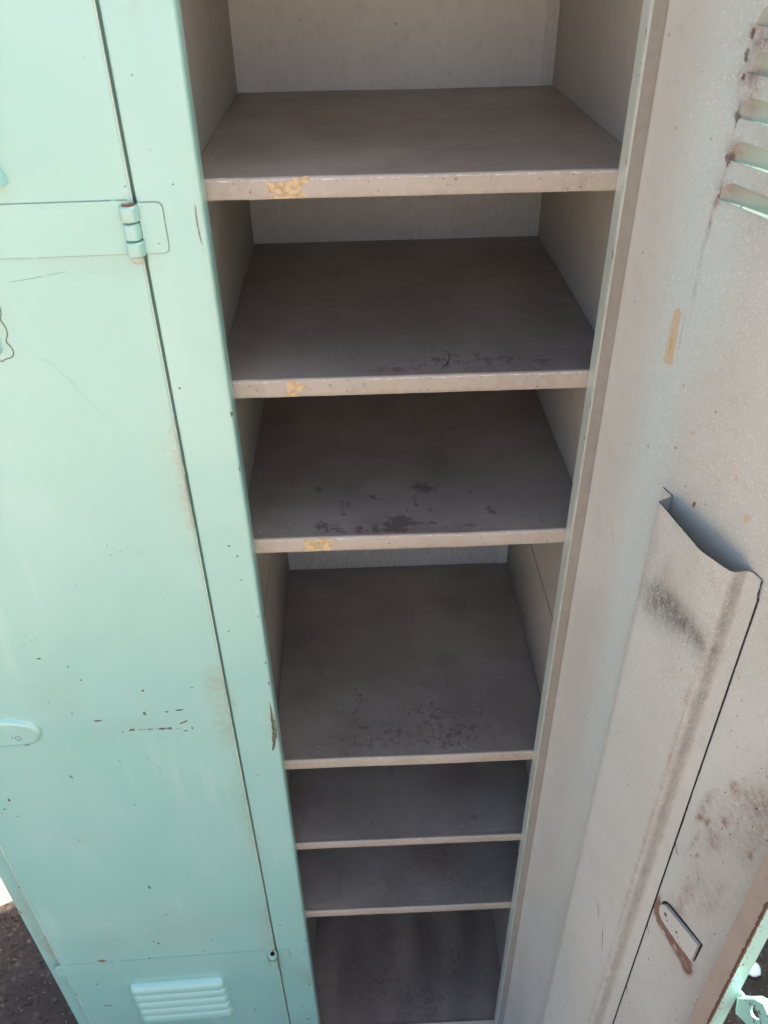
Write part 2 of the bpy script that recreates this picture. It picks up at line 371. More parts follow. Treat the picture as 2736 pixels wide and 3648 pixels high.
# shelves
SH = [1.5625, 1.3904, 1.2103, .8495, .6628, .4766]; LIPH = [.0163, .0178, .0182, .0178, .0150, .0165]
WEAR = [
 [(.17, .05, .10, .02, 0, .18), (.05, .03, .03, .01, 0, .2)],
 [(.20, .05, .05, .018, 0, .5), (.14, .034, .03, .01, 0, .45), (.27, .045, .04, .012, 0, .45), (.19, .08, .03, .015, 0, .35), (.1, .06, .03, .02, 0, .3)],
 [(0.18, 0.1041, 0.0122, 0.0098, 0, 0.8), (0.2089, 0.1151, 0.0049, 0.0034, 0, 0.5), (0.1676, 0.0787, 0.0022, 0.0085, 0, 0.6), (0.155, 0.0417, 0.0089, 0.0091, 0, 0.85), (0.1413, 0.0383, 0.0076, 0.0099, 0, 0.7), (0.0926, 0.0786, 0.0055, 0.0066, 0, 0.65), (0.1243, 0.0889, 0.0039, 0.0082, 0, 0.5), (0.2308, 0.0948, 0.0047, 0.006, 0, 0.55), (0.2503, 0.0576, 0.0046, 0.011, 0, 0.65), (0.0632, 0.1064, 0.0036, 0.0098, 0, 0.45), (0.1069, 0.0375, 0.0042, 0.0099, 0, 0.6), (0.0658, 0.0413, 0.0061, 0.0096, 0, 0.6), (0.1836, 0.0615, 0.0046, 0.0042, 0, 0.5), (0.2232, 0.0336, 0.0076, 0.0025, 0, 0.6), (0.0918, 0.061, 0.0024, 0.0046, 0, 0.55), (0.1706, 0.072, 0.0019, 0.0032, 0, 0.55), (0.1606, 0.0652, 0.0022, 0.0026, 0, 0.55), (0.1085, 0.0944, 0.0045, 0.0022, 0, 0.5), (0.1228, 0.0366, 0.0033, 0.0069, 0, 0.6), (0.0843, 0.0374, 0.0089, 0.0074, 0, 0.5), (0.1768, 0.0399, 0.0119, 0.0025, 0, 0.6), (0.1259, 0.0295, 0.0382, 0.0019, 0, 0.45), (0.2664, 0.0509, 0.0031, 0.0021, 0, 0.5), (0.2344, 0.0484, 0.0021, 0.0025, 0, 0.5), (0.1525, 0.0902, 0.0013, 0.0016, 0, 0.5), (0.2797, 0.0486, 0.0061, 0.005, 0, 0.3)],
 [(.095, .11, .012, .04, 0, .7), (.14, .06, .04, .035, 0, .5), (.22, .05, .05, .035, 0, .65), (.19, .10, .03, .02, 0, .55), (.08, .04, .03, .03, 0, .45), (.26, .09, .02, .03, 0, .4)],
 [(.10, .05, .05, .03, 0, .45), (.2, .10, .02, .05, 0, .45), (.25, .05, .04, .02, 0, .4)],
 [(.22, .12, .02, .05, 0, .6), (.24, .06, .03, .03, 0, .5), (.12, .05, .06, .03, 0, .4), (.06, .1, .03, .03, 0, .4)]]
RED = [[], [(.22, .03, .08, .006, 0, .35)], [(.17, .029, .12, .005, 0, .35)], [(.2, .05, .09, .04, 0, .38), (.07, .05, .04, .03, 0, .25)], [(.24, .12, .03, .03, 0, .25)], [(.2, .1, .05, .05, 0, .3)]]
TAPES = {
 0: [[(600.6, 655), (612, 660), (640, 655), (668, 652), (690, 652), (712, 646), (735, 640), (757, 640), (766, 648), (762, 660), (748, 668), (736, 678), (728, 690), (736, 700), (752, 708), (741, 716), (700, 717), (662, 719), (672, 706), (652, 700), (612, 697)]],
 1: [[(1020, 1374), (1036, 1371), (1052, 1374), (1066, 1381), (1098, 1388), (1085, 1396), (1078, 1402), (1060, 1408), (1046, 1420), (1024, 1422)]],
 2: [[(1084, 1930), (1110, 1928), (1112, 1942), (1128, 1930), (1165, 1926), (1186, 1929), (1184, 1944), (1188, 1956), (1182, 1962), (1140, 1962), (1086, 1964)]]}
TAPEG = {
 0: (.0462, .0800, [(0, 0), (.05, .12), (.2, .2), (.35, .10), (.5, .10), (.62, -.12), (.8, -.12), (.97, -.22), (1.0, .0), (.93, .2), (.85, .28), (.79, .5), (.8, .66), (.92, .8), (1.0, .92), (.7, .95), (.4, 1.0), (.05, 1.0), (.12, .88), (.4, .78), (.3, .7), (.05, .66)]),
 1: (.0478, .0655, [(0, .0), (.3, -.05), (.55, .05), (.7, .2), (1, .35), (.8, .5), (.72, .66), (.5, .72), (.4, .95), (.05, 1.0)]),
 2: (.0507, .0790, [(0, 0), (.25, 0), (.27, .4), (.4, .05), (.7, -.05), (1, 0), (.93, .4), (1, .7), (.92, .95), (.5, .9), (.45, .98), (0, 1)])}
for k, (z0, lh) in enumerate(zip(SH, LIPH)):
    random.seed(100+k)
    wf_ = blobs([(a_[0], a_[1], a_[2]*(1.45 if k == 2 else 1), a_[3]*(1.35 if k == 2 else 1), 0, a_[5]) for a_ in WEAR[k]]); rf = blobs(RED[k]); kw = .60 if k > 2 else (.85 if k == 1 else .98)
    wf = lambda u, v, kw=kw, wf_=wf_: wf_(u, v)*kw
    b = MB()
    sag = lambda u, v: .0008*noise.noise(Vector((u*9, v*9, k*3.3)))
    b.grid(rows(WX0+.0008, WX1-.0008, 120), rows(.0232, .130, 58)+rows(.1345, BY-.0008, 30), lambda u, v: (u, v, z0-.0008+sag(u, v)*(0 if v < .03 else 1)))
    b.box(WX0+.0008, WX1-.0008, .0232, BY-.0008, z0-.0032, z0-.0022, 0)
    sh = b.build('shelf', [M_shelf], lock, attrs=dict(Z, wear=lambda x, y, z: wf(x, y), grime=lambda x, y, z: rf(x, y)))
    if k == 0: sh['label'] = 'uppermost brown-grey shelf with a scratch near its front'
    if k == 2: sh['label'] = 'brown-grey shelf with dark flaked patches along its front'
    b = MB()
    def wob(u): return .0003*noise.noise(Vector((u*40, k, 0)))+.0005*noise.noise(Vector((u*7, k, 5)))
    pr = [(.0230, -.0004), (.0222, .0), (.0212, -.0001), (.0204, -.0006), (.0200, -.0016), (.0200, -.006), (.0200, -lh+.004), (.0200, -lh+.0012), (.0206, -lh), (.0216, -lh+.0002), (.026, -lh+.0006)]
    b.grid(rows(-.0120, .3440, 110), list(range(len(pr))), lambda u, j: (u, pr[j][0]+wob(u+.3), z0+pr[j][1]+wob(u)), 0, flip=True)
    b.box(-.0120, .3440, .0212, .0222, z0-lh+.0015, z0-.0012, 0)
    def FL(u, v, l=0): return (u, .0200-l+wob(u+.3), z0+v)
    def FT(u, v, l=0): return (u, .0206+v, z0+.0003+wob(u))
    for i in range(95):      # bright rubbed bits and dark nicks on the edge
        u = random.uniform(.0, .318)
        b.chip(FL, u, -.0016-abs(random.gauss(0, .0004)), random.uniform(.0012, .0065), random.uniform(.0002, .0005), 0, 1, 9, .6, .0003)
    for i in range(26):
        u = random.uniform(.0, .318)
        b.chip(FL, u, random.uniform(-lh+.002, -.002), random.uniform(.0003, .0011), random.uniform(.0003, .0013), random.uniform(-.7, .7), 2, 8, .6, .0003)
    
    lf = blobs([(.02, z0-lh/2, .02, .01, 0, .3), (.28, z0-lh/2, .04, .006, 0, .35), (.18, z0-lh+.002, .15, .003, 0, .35)])
    lip = b.build('front_lip', [M_lip, M_bright, M_chip, M_mint_plain], sh, attrs=dict(Z, grime=lambda x, y, z: lf(x, z)*.7))
    if k in TAPEG:
        u0, u1, pp = TAPEG[k]
        b = MB()
        P2 = []
        for i in range(len(pp)):      # ragged outline
            a0, a1 = pp[i], pp[(i+1) % len(pp)]
            for t in (0, .33, .66):
                P2.append((a0[0]*(1-t)+a1[0]*t+random.uniform(-.012, .012), a0[1]*(1-t)+a1[1]*t+random.uniform(-.02, .02)))
        top, bot = -.0022, -lh+.0006
        if k: top = -.0016
        mp = lambda s_, t_, l: FL(u0+(u1-u0)*s_, top+(bot-top)*t_, l)
        b.prism(P2, lambda s_, t_: mp(s_, t_, .0001), lambda s_, t_: mp(s_, t_, .0004))
        b.build('tape_remnant', [M_tape], sh, smooth=False)
random.seed(6)
def SF(zz): return lambda u, v, l=0: (u, v, zz+.0006+l)
M_chalk = flat('chalky_scuff', (.40, .38, .35, 1), (.3, .28, .25, 1), 300)
b = MB(); blade(b, dens([(.1366, .043, .0002), (.1492, .0651, .0005), (.156, .080, .0004), (.160, .0887, .0002)], 6), 0, SF(SH[0]-.0008)); b.build('scratch', [M_chalk], lock, smooth=False)
b = MB(); b.chip(SF(SH[1]-.0008), .1965, .0765, .0022, .0042, .1, 0, 22, .75); b.build('chalk_smudge', [M_chalk], lock, smooth=False)
b = MB(); blade(b, dens([(.1985, .066, .0003), (.1975, .052, .0009), (.1935, .040, .0010), (.188, .031, .0005)], 6), 0, SF(SH[1]-.0008)); b.build('scuff_mark', [flat('dark_scuff', (.12, .095, .08, 1), None, 200)], lock, smooth=False)
# compartment floor and its lip
wf = blobs([(.1, .1, .08, .05, 0, .35), (.2, .06, .05, .04, 0, .35), (.26, .13, .03, .05, 0, .35), (.20, .2, .012, .12, 0, .4)])
b = MB(); b.grid(rows(WX0, WX1, 50), rows(.022, BY, 50), lambda u, v: (u, v, .058)); b.box(WX0, WX1, .022, BY, .054, .0565)
b.build('locker_floor', [M_shelf], lock, attrs=dict(Z, dirt_shade=lambda x, y, z: max(0, .35+.9*noise.noise(Vector((x*22, y*5, 2)))), wear=lambda x, y, z: wf(x, y), grime=lambda x, y, z: .25))
b = MB(); b.box(.0005, .3198, .0190, .0210, .031, .0615); b.build('floor_lip', [M_lip], lock, bevel=.001, attrs=Z)
# left compartment floor/frame
b = MB(); b.box(-.3903, -.0502, .004, .018, .031, .072); b.build('bottom_rail', [M_mint_plain], lock, bevel=.001)
b = MB(); b.box(-.3903, -.0502, .004, .018, 1.815, TOP-.0015); b.box(.0005, .3198, .0, .018, 1.8325, TOP-.0015); b.build('top_rail', [M_mint_plain], lock, bevel=.001)

# ------------------------------------------------------------------ doors
LZ_UP = [1.5687+.0249*i for i in range(5)]; LZ_LO = [.2135+.0247*i for i in range(5)]
T = .0012
def smooth_end(t): t = max(0., min(1., t)); return math.sqrt(max(0, 1-(1-t)**2))
def door_sheet(x0, x1, z0, z1, yin, lx0, lx1, rnd, zstep=.02, wav=0.0, deep=False):
    """outer (slot 0) and inner (slot 1) skins of a pressed sheet with louvres; local x = from hinge, y = outward"""
    b = MB()
    ends = [0, .001, .0025, .0045, .007, .010, .014]
    lcols = [lx0+e for e in ends]+rows(lx0+.022, lx1-.022, 8)+[lx1-e for e in reversed(ends)]
    def yo(x, z):      # edge rounding of the outer skin
        y = yin+T
        for d in (x-x0, x1-x):
            if d < rnd: y -= rnd-math.sqrt(max(0, rnd*rnd-(rnd-d)**2))
        return y+wav*noise.noise(Vector((x*5, z*4, 1.7)))
    def yi(x, z): return yin+wav*noise.noise(Vector((x*5, z*4, 1.7)))
    eds = [0, rnd*.12, rnd*.3, rnd*.6, rnd]
    def plain(xs_, za, zb):
        n_ = max(1, int((zb-za)/zstep)); zz = rows(za, zb, n_)
        b.grid(xs_, zz, lambda u, v: (u, yo(u, v), v), 0, flip=True); b.grid(xs_, zz, lambda u, v: (u, yi(u, v), v), 1)
    plain([x0+e for e in eds]+rows(x0+.01, lx0, 4 if lx0-x0 > .05 else 2), z0, z1)
    plain(rows(lx1, x1-.01, 4)+[x1-e for e in reversed(eds)], z0, z1)
    H, D = (.0135, .0105) if deep else (.0190, .0118)
    def ed(u): return max(.02, min(smooth_end((u-lx0)/.075)**1.3, smooth_end((lx1-u)/.075)**1.3)) if deep else e(u)
    def e(u): return max(.02, min(smooth_end((u-lx0)/.012), smooth_end((lx1-u)/.012)))
    def strip(za, zb_list):     # flat field between za(level) and the curve/level above
        pass
    def field(za_f, zb_f):
        for sk, (yf, fl) in enumerate(((yo, True), (yi, False))):
            b.grid(lcols, [0, .5, 1], lambda u, t: (u, yf(u, 0), za_f(u)*(1-t)+zb_f(u)*t), sk, flip=fl)
    plain(lcols, z0, LZ_LO[0])
    for grp, zend in ((LZ_LO, LZ_UP[0]), (LZ_UP, z1)):
        for i, zl in enumerate(grp):
            # bump: hole spans zl .. zl+H*e(u); bump bulges outward, open below
            vs = [0, .15, .3, .45, .6, .75, .88, 1]
            def bp(u, t, th, zl=zl):
                k = e(u); ang = t*math.pi/2
                return (u, yin+th+(D*ed(u))*math.sin(ang)**1.1, zl-.0008*k+(H*k)*(math.cos(ang)))
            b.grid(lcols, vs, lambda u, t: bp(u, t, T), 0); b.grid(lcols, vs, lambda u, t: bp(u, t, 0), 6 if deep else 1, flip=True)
            # rims
            b.grid(lcols, [0, 1], lambda u, t: (bp(u, 1, T)[0], bp(u, 1, T*t)[1], bp(u, 1, T)[2]), 0)
            b.grid(lcols, [0, 1], lambda u, t: (u, yin+T*t, zl), 1, flip=True)
            nxt = grp[i+1] if i < 4 else None
            lo = lambda u, zl=zl: zl-.0008*e(u)+H*e(u)
            if nxt is not None: field(lo, lambda u, n_=nxt: n_)
            else:
                field(lo, lambda u, q=zl+.02: q); 
                plain(lcols, zl+.02, zend)
    return b

# ---- right door, standing open
TH = math.radians(15.64)
rd = math.radians(-90)+TH
def place(o, loc, rz): o.location = loc; o.rotation_euler = (0, 0, rz)
Z0D, Z1D = .085, 1.812
b = door_sheet(0.0, .3412, Z0D, Z1D, 0.0, .0935, .2510, .0018, deep=True)
def DI(u, v, l=0): return (u, -l, v)       # inner face of the door
random.seed(21)
nbox = 0.0114
# flanges
b.box(.0012, .3400, -.0165, -.0002, Z0D, Z0D+.0012, 0)                     # bottom flange
b.box(.0012, .3400, -.0165, -.0002, Z1D-.0012, Z1D, 0)
# random rust flecks + the ones seen low on the door
SP = [(2305, 3345), ]
flecks = [(.205, .93, .0012, .0016), (.166, .905, .0018, .001)]
for i in range(120):
    u = random.uniform(.235, .318); z = random.uniform(.55, 1.25)
    b.chip(DI, u, z, random.uniform(.0003, .0011), random.uniform(.0005, .0026), random.uniform(-.5, .2), random.choice((2, 3, 3)), 7, .5, .0004)
for i in range(18):
    u = random.uniform(.02, .115); z = random.uniform(.5, 1.65)
    b.chip(DI, u, z, random.uniform(.0003, .0007), random.uniform(.0004, .001), random.uniform(-.5, .5), 3, 7, .5, .0004)
for u, z, a_, bb, r, mm in ((.122, 1.405, .0035, .0022, .4, 4), (.176, 1.3985, .0016, .0045, 0, 4), (.142, 1.352, .0022, .0035, 0, 2), (.107, 1.383, .0016, .001, .5, 2),
                            (.196, 1.376, .004, .006, 0, 4), (.05, 1.253, .0018, .008, .45, 4), (.044, 1.262, .0008, .004, .4, 4), (.128, 1.36, .001, .001, 0, 3), (.234, 1.252, .0022, .0028, .3, 5)):
    b.chip(DI, u, z, a_, bb, r, mm, 11, .5, .0004)
wear_f = blobs([(.0925, 1.664, .003, .003, 0, 1.3), (.0905, 1.652, .0024, .006, 0, 1.0), (.0920, 1.641, .0026, .0026, 0, 1.2), (.0935, 1.6195, .0028, .0026, .5, 1.4), (.0935, 1.5945, .0028, .0030, 0, 1.3), (.0928, 1.5700, .0018, .0016, 0, 1.1)])
rust_f = blobs([(.099, 1.662, .012, .008, 0, 1.0), (.098, 1.641, .012, .007, 0, .9), (.097, 1.600, .010, .008, 0, .6), (.0965, 1.577, .009, .007, 0, .55), (.0985, 1.626, .009, .008, 0, .6),
                (.092, 1.566, .003, .004, 0, .9), (.0905, 1.553, .0013, .012, 0, .9), (.089, 1.52, .0016, .03, .03, .5), (.085, 1.47, .0012, .02, .05, .4),
                (.27, 1.12, .02, .05, -.4, .28), (.285, 1.02, .015, .05, -.3, .33), (.258, .99, .006, .04, -.1, .5), (.262, .93, .01, .03, 0, .5), (.30, 1.18, .02, .04, 0, .3), (.265, 1.08, .008, .012, 0, .5),
                (.2325, .9180, .0052, .012, .1, 3.2), (.2385, .9100, .0060, .0085, .3, 3.6), (.250, .9055, .010, .0068, .1, 3.4), (.263, .9060, .010, .0075, .1, 3.2), (.2755, .9080, .010, .0085, .1, 3.6), (.2870, .9050, .0055, .0095, 0, 3.8), (.25, .95, .012, .012, 0, .25), (0.2644, 1.1554, 0.0042, 0.0067, -.15, 0.8), (0.2745, 1.16, 0.0085, 0.0111, -.15, 0.35), (0.2874, 1.169, 0.0085, 0.0133, -.15, 0.4), (0.2443, 1.1091, 0.0042, 0.0155, -.15, 0.4), (0.2461, 1.119, 0.0056, 0.0133, -.15, 0.25), (0.2439, 1.0875, 0.0035, 0.0089, -.15, 0.9), (0.2522, 1.0916, 0.0025, 0.0055, -.15, 0.9), (0.2683, 1.1129, 0.0028, 0.0055, -.15, 0.9), (0.2465, 1.053, 0.0023, 0.02, -.15, 0.5), (0.2539, 1.0416, 0.002, 0.0044, -.15, 1.1), (0.3014, 1.1187, 0.0023, 0.0078, -.15, 1.0), (0.2948, 1.1705, 0.0042, 0.0089, -.15, 0.3), (0.3001, 1.1431, 0.0085, 0.0133, -.15, 0.35), (0.2992, 1.1098, 0.0113, 0.0178, -.15, 0.35)])
over_f = blobs([(.085, 1.60, .04, .14, 0, 1.0), (.078, 1.42, .025, .12, 0, .9), (.085, 1.25, .022, .12, 0, .95), (.09, 1.05, .02, .12, 0, .8), (.08, .8, .03, .2, 0, .4), (.11, 1.5, .03, .05, 0, .5), (.06, .45, .05, .2, 0, .2),
                (.18, 1.62, .10, .07, 0, .35), (.235, 1.05, .01, .2, 0, .3), (.20, 1.6, .10, .02, 0, .2)])
df_ = blobs([(.14, 1.61, .03, .06, 0, .25), (.285, 1.12, .03, .12, -.3, .22), (.30, .95, .03, .08, 0, .2)])  # first spot darkens the louvre area against bounced light
def dots_f(x, z): return max(0, min(1, (x-.035)/.03))*max(0, min(1, (z-.95)/.35))
door_at = dict(dirt_shade=lambda x, y, z: df_(x, z), wear=lambda x, y, z: wear_f(x, z), grime=lambda x, y, z: rust_f(x, z), over=lambda x, y, z: over_f(x, z), dots=lambda x, y, z: dots_f(x, z))
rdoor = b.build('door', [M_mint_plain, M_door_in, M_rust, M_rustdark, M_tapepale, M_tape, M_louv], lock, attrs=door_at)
rdoor['label'] = 'right door swung open, grey inside with white paint specks'
place(rdoor, (.3312, 0, 0), rd)
# subdivide-free attribute resolution comes from a finer inner skin around the details
b = MB(); b.box(.3400, .3412, -.0178, -.0002, Z0D, Z1D, 0); b.build('edge_flange', [M_mint_plain], rdoor, smooth=False)
b = MB(); b.box(.3232, .3412, -.0190, -.0179, Z0D, Z1D, 0)
def LE(u, v, l=0): return (u, -.0190-l, v)
def LO(u, v, l=0): return (.3412+l, u, v)
random.seed(8)
zz = .6
prev = None; rowA = []
while zz < 1.35:
    wd = .0020+.0014*noise.noise(Vector((zz*130, 0, 0)))+.0009*noise.noise(Vector((zz*900, 2, 0)))
    rowA.append((zz, max(.0003, wd))); zz += .0012
for i in range(len(rowA)-1):
    (za, wa), (zb, wb) = rowA[i], rowA[i+1]
    b.poly([LE(.3412, za, .0002), LE(.3412-wa, za, .0002), LE(.3412-wb, zb, .0002), LE(.3412, zb, .0002)], 1)
    wa2, wb2 = wa*.9, wb*.9
    b.poly([LO(-.0192, za, .0002), LO(-.0192, zb, .0002), LO(-.0192+wb2, zb, .0002), LO(-.0192+wa2, za, .0002)], 1)
for i in range(170):
    z = random.uniform(.65, 1.2); b.chip(LO, -.0186+abs(random.gauss(0, .005)), z, random.uniform(.0003, .0012), random.uniform(.0003, .0013), 0, 2, 8, .5)
for i in range(22):
    b.chip(LE, random.uniform(.325, .339), random.uniform(.7, 1.2), random.uniform(.0003, .0006), random.uniform(.0005, .0016), .3, 1, 7, .5)
blade(b, dens([(.3245, .878, .0003), (.3265, .868, .001), (.329, .858, .0016), (.332, .849, .0008), (.334, .845, .0002)], 4), 1, LE)
blade(b, dens([(.3385, .862, .0003), (.336, .852, .0015), (.3345, .84, .0008), (.334, .83, .0002)], 4), 1, LE)
lp = b.build('edge_lip', [M_brownlip, M_rustdark, M_rust], rdoor, smooth=False)
lp['label'] = 'brown folded edge lined with rust'

b = MB(); b.grid([0, 1], rows(Z0D, Z1D, 120), lambda t, z: (.0012, -.0002-t*(nbox+.0004*noise.noise(Vector((z*20, 1, 1)))), z), 0)
b.box(.0, .0010, -nbox+.0006, -.0003, Z0D, Z1D, 0)
hf = blobs([(.011, 1.2, .001, .6, 0, .8)])
b.build('hinge_flange', [M_flange], rdoor, attrs=dict(Z, grime=lambda x, y, z: .15))
# fine inner skin that carries the rust and overspray (0.15 mm proud, same paint)
b = MB()
us = rows(.0016, .0780, 16)+rows(.0790, .0934, 12); vs_ = rows(Z0D+.003, 1.49, 160)+rows(1.4912, 1.70, 160)+rows(1.702, Z1D-.003, 12)
b.grid(us, vs_, lambda u, v: (u, -.00016, v), 0)
us2 = rows(.2530, .3385, 60)
b.grid(us2, rows(Z0D+.003, Z1D-.003, 620), lambda u, v: (u, -.00016, v), 0)
b.grid(rows(.0934, .2340, 40)+rows(.2350, .2530, 16), rows(.345, .86, 60)+rows(.862, 1.24, 220)+rows(1.244, 1.5675, 70), lambda u, v: (u, -.00016, v), 0)
b.build('inner_skin', [M_door_in], rdoor, attrs=door_at)

# stiffening channel
def dent(u, z):
    t = (z-1.3435)
    d = .0060*max(0., min((u-.122)/.062, (.2114-u)/.0274))*math.exp(t/.05)           # mouth is prised outward
    d -= .0030*math.exp(-(((u-.160)/.028)**2+((z-1.262)/.022)**2))
    d -= .0016*math.exp(-(((u-.192)/.014)**2+((z-1.262)/.018)**2))
    return d
chp = [(.1040, .0014), (.1100, .0013), (.1150, .0013), (.1168, .0016), (.1176, .0030), (.1186, .009), (.1194, .0138), (.1200, .0152), (.1212, .0158)]
chp += [(.1212+.0866*i/16, .0158) for i in range(1, 17)]
chp += [(.2096, .0155), (.2114, .0145), (.2125, .0125), (.2131, .0095), (.2136, .0060), (.2146, .0032), (.2162, .0018), (.2185, .0013), (.2220, .0013), (.2275, .0013)]
def chtop(u, z, zt):      # ragged, slightly sloping mouth
    return z
zc = [.155+.0125*i for i in range(84)]+[1.21+.006*i for i in range(22)]+[1.3380, 1.3405, 1.3435]
zc = sorted(zc)
def chf(i, z):
    u, nn = chp[i]
    if .1215 < u < .2115: nn += dent(u, z)
    zt = z
    if z > 1.3434: zt = z-.0000+(-.0035 if .175 < u < .190 else 0)*0
    if u > .2269 and z > 1.331: u = .2262
    return (u, -nn, zt)
b = MB(); b.grid(list(range(len(chp))), zc, chf, 0)
cf = lambda i, z: (chf(i, z)[0], chf(i, z)[1]+.0009, z)
b.grid(list(range(len(chp))), zc, cf, 0, flip=True)
b.grid(list(range(len(chp))), [0, 1], lambda i, t: (chf(i, 1.3435)[0], chf(i, 1.3435)[1]+.0009*t, 1.3436), 1)
nl = len(chp)-1
b.grid([0, 1], zc, lambda t, z: (chf(nl, z)[0]+.0001, -.0013+.0009*t, z), 1, flip=True)
# dark joint with little tears
jl = []
z = .17
while z < 1.332:
    jl.append((.2281+.0003*noise.noise(Vector((z*25, 0, 3))), z, .00055)); z += .006
blade(b, jl, 2, DI, .0004)
for zt, du in ((1.02, .0035), (.8705, .0045), (.735, .003)):
    blade(b, dens([(.2276, zt+.006, .0002), (.2290, zt+.001, .0005), (.2300+du*.6, zt-.004, .0004), (.2300+du, zt-.008, .0002)], 3), 2, DI, .0005)
blade(b, dens([(.2262, 1.343, .0004), (.2272, 1.337, .0005), (.2268, 1.331, .0004), (.2278, 1.327, .0003)], 3), 2, DI, .0018)
def CH(u, v, l=0): return (u, -.0158-dent(u, v)-l, v)
blade(b, dens([(.200, 1.2105, .0003), (.204, 1.2085, .0006), (.2075, 1.2075, .0008)], 3), 3, CH, .0003)
random.seed(31)
for i in range(26): b.chip(CH, random.uniform(.17, .206), random.uniform(1.205, 1.26), random.uniform(.0003, .0007), random.uniform(.0003, .0009), 0, 3, 7)
for i in range(34): b.chip(CH, random.uniform(.124, .205), random.uniform(.5, 1.32), random.uniform(.0003, .0007), random.uniform(.0004, .0012), random.uniform(-.5, .5), random.choice((3, 4)), 7)
blade(b, dens([(.168, .822, .0002), (.172, .812, .0005), (.176, .800, .0003)], 4), 4, CH)
blade(b, dens([(.186, .80, .0002), (.190, .78, .0006), (.195, .762, .0002)], 4), 4, CH)
cw = blobs([(.138, 1.256, .018, .020, -.2, .75), (.162, 1.262, .020, .020, -.2, .75), (.186, 1.266, .017, .014, 0, .7), (.203, 1.262, .008, .010, 0, .5), (.128, 1.30, .004, .02, 0, .4), (.150, 1.288, .01, .02, 0, .3)])
cg = blobs([(.207, 1.1, .003, .2, 0, .5), (.207, .7, .003, .3, 0, .4), (.2, 1.33, .01, .01, 0, .3)])
co = blobs([(.14, 1.0, .03, .3, 0, .25), (.14, .5, .05, .2, 0, .35), (.210, .33, .006, .12, 0, 1.3)])
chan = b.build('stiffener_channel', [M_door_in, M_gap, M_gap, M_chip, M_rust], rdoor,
    attrs=dict(dirt_shade=lambda x, y, z: cw(x, z)*.85+.62*math.exp(-((x-.2126)/.0022)**2)*(.7+.3*noise.noise(Vector((x*90, z*60, 0)))), wear=lambda x, y, z: 0.0, grime=lambda x, y, z: cg(x, z), over=lambda x, y, z: co(x, z), dots=lambda x, y, z: max(0, min(1, (z-.9)/.3))))  # narrow term paints the right web's shade into the colour
chan['label'] = 'folded grey channel with a bent open mouth and a dirty dented patch'

# tape strip
b = MB(); tp = [(.0723, 1.483), (.0765, 1.4862), (.0804, 1.4834), (.0814, 1.462), (.0823, 1.4434), (.0770, 1.4408), (.0712, 1.4402), (.0716, 1.462)]
b.prism(tp, lambda u, v: DI(u, v, .0002), lambda u, v: DI(u, v, .0005))
b.chip(lambda u, v, l: DI(u, v, .0004+l), .0765, 1.459, .0012, .013, .03, 1, 12, .3)
b.build('tape_strip', [M_tapepale, M_tape], rdoor, smooth=False)

# latch tongue seen through the skin
b = MB()
tg = [(.2911, .9545), (.2911, .9240), (.2700, .9190), (.2500, .9160), (.2440, .9163), (.2405, .9190), (.2384, .9235), (.2380, .9290), (.2394, .9345), (.2425, .9385), (.2470, .9410), (.2700, .9480)]
b.prism(tg, lambda u, v: DI(u, v, .0003), lambda u, v: DI(u, v, .0036), 0)
off = [(.2935, .9575), (.2925, .9235), (.2700, .9172), (.2450, .9140), (.2385, .9170), (.2360, .9240), (.2365, .9335), (.2400, .9405), (.2460, .9445), (.2700, .9515)]
b.prism(off, lambda u, v: DI(u, v, .00022), lambda u, v: DI(u, v, .0004), 1)
def TG(u, v, l=0): return DI(u, v, .0036+l)
b.chip(TG, .2475, .9305, .0024, .0036, -.3, 2, 13, .3); b.chip(TG, .2515, .9262, .0012, .002, -.5, 2, 9, .5)
for q_ in ((.266, .9305, .0015, .0026), (.2695, .928, .0008, .002), (.2595, .9285, .0006, .0008), (.258, .930, .0006, .0006), (.2735, .925, .0006, .0016), (.2765, .923, .0006, .0012)):
    b.chip(TG, q_[0], q_[1], q_[2], q_[3], -.5, 2, 9, .5)
b.build('latch_tongue', [M_door_in, M_gap, M_chip], rdoor, bevel=.0006, attrs=Z)

# hasp on the free edge
b = MB()
hs = [(.3385, .9720), (.3400, .9660), (.3440, .9640), (.3490, .9740), (.3560, .9900), (.3640, .9990), (.3720, .9950), (.3720, .9500), (.3650, .9440), (.3560, .9400), (.3490, .9360), (.3455, .9330), (.3435, .9350), (.3430, .9420), (.3410, .9500), (.3385, .9540)]
HO = .0030
hc = (.3585, .9650); hr = .0062; nh = 24
# plate with a hole: fan of quads between outline and hole
import itertools
ring = []
nn_ = 48
def ray_out(a):
    best = None
    dx, dy = math.cos(a), math.sin(a)
    for i in range(len(hs)):
        (x1_, y1_), (x2_, y2_) = hs[i], hs[(i+1) % len(hs)]
        ex_, ey_ = x2_-x1_, y2_-y1_
        den = dx*ey_-dy*ex_
        if abs(den) < 1e-12: continue
        t = ((x1_-hc[0])*ey_-(y1_-hc[1])*ex_)/den; s_ = ((x1_-hc[0])*dy-(y1_-hc[1])*dx)/den
        if t > 0 and -1e-6 <= s_ <= 1+1e-6 and (best is None or t < best): best = t
    return (hc[0]+dx*best, hc[1]+dy*best)
for i in range(nn_):
    a_ = 2*math.pi*i/nn_; o_ = ray_out(a_); r_ = hr*(1+.12*math.sin(a_*3+1)); ring.append((o_, (hc[0]+r_*math.cos(a_)*.8, hc[1]+r_*math.sin(a_))))
for y_, fl in ((HO, False), (HO+.0022, True)):
    vv = [(o_[0], y_, o_[1]) for o_, h_ in ring]+[(h_[0], y_, h_[1]) for o_, h_ in ring]
    ff = [(i, (i+1) % nn_, nn_+(i+1) % nn_, nn_+i) for i in range(nn_)]
    b.add(vv, [f[::-1] if fl else f for f in ff])
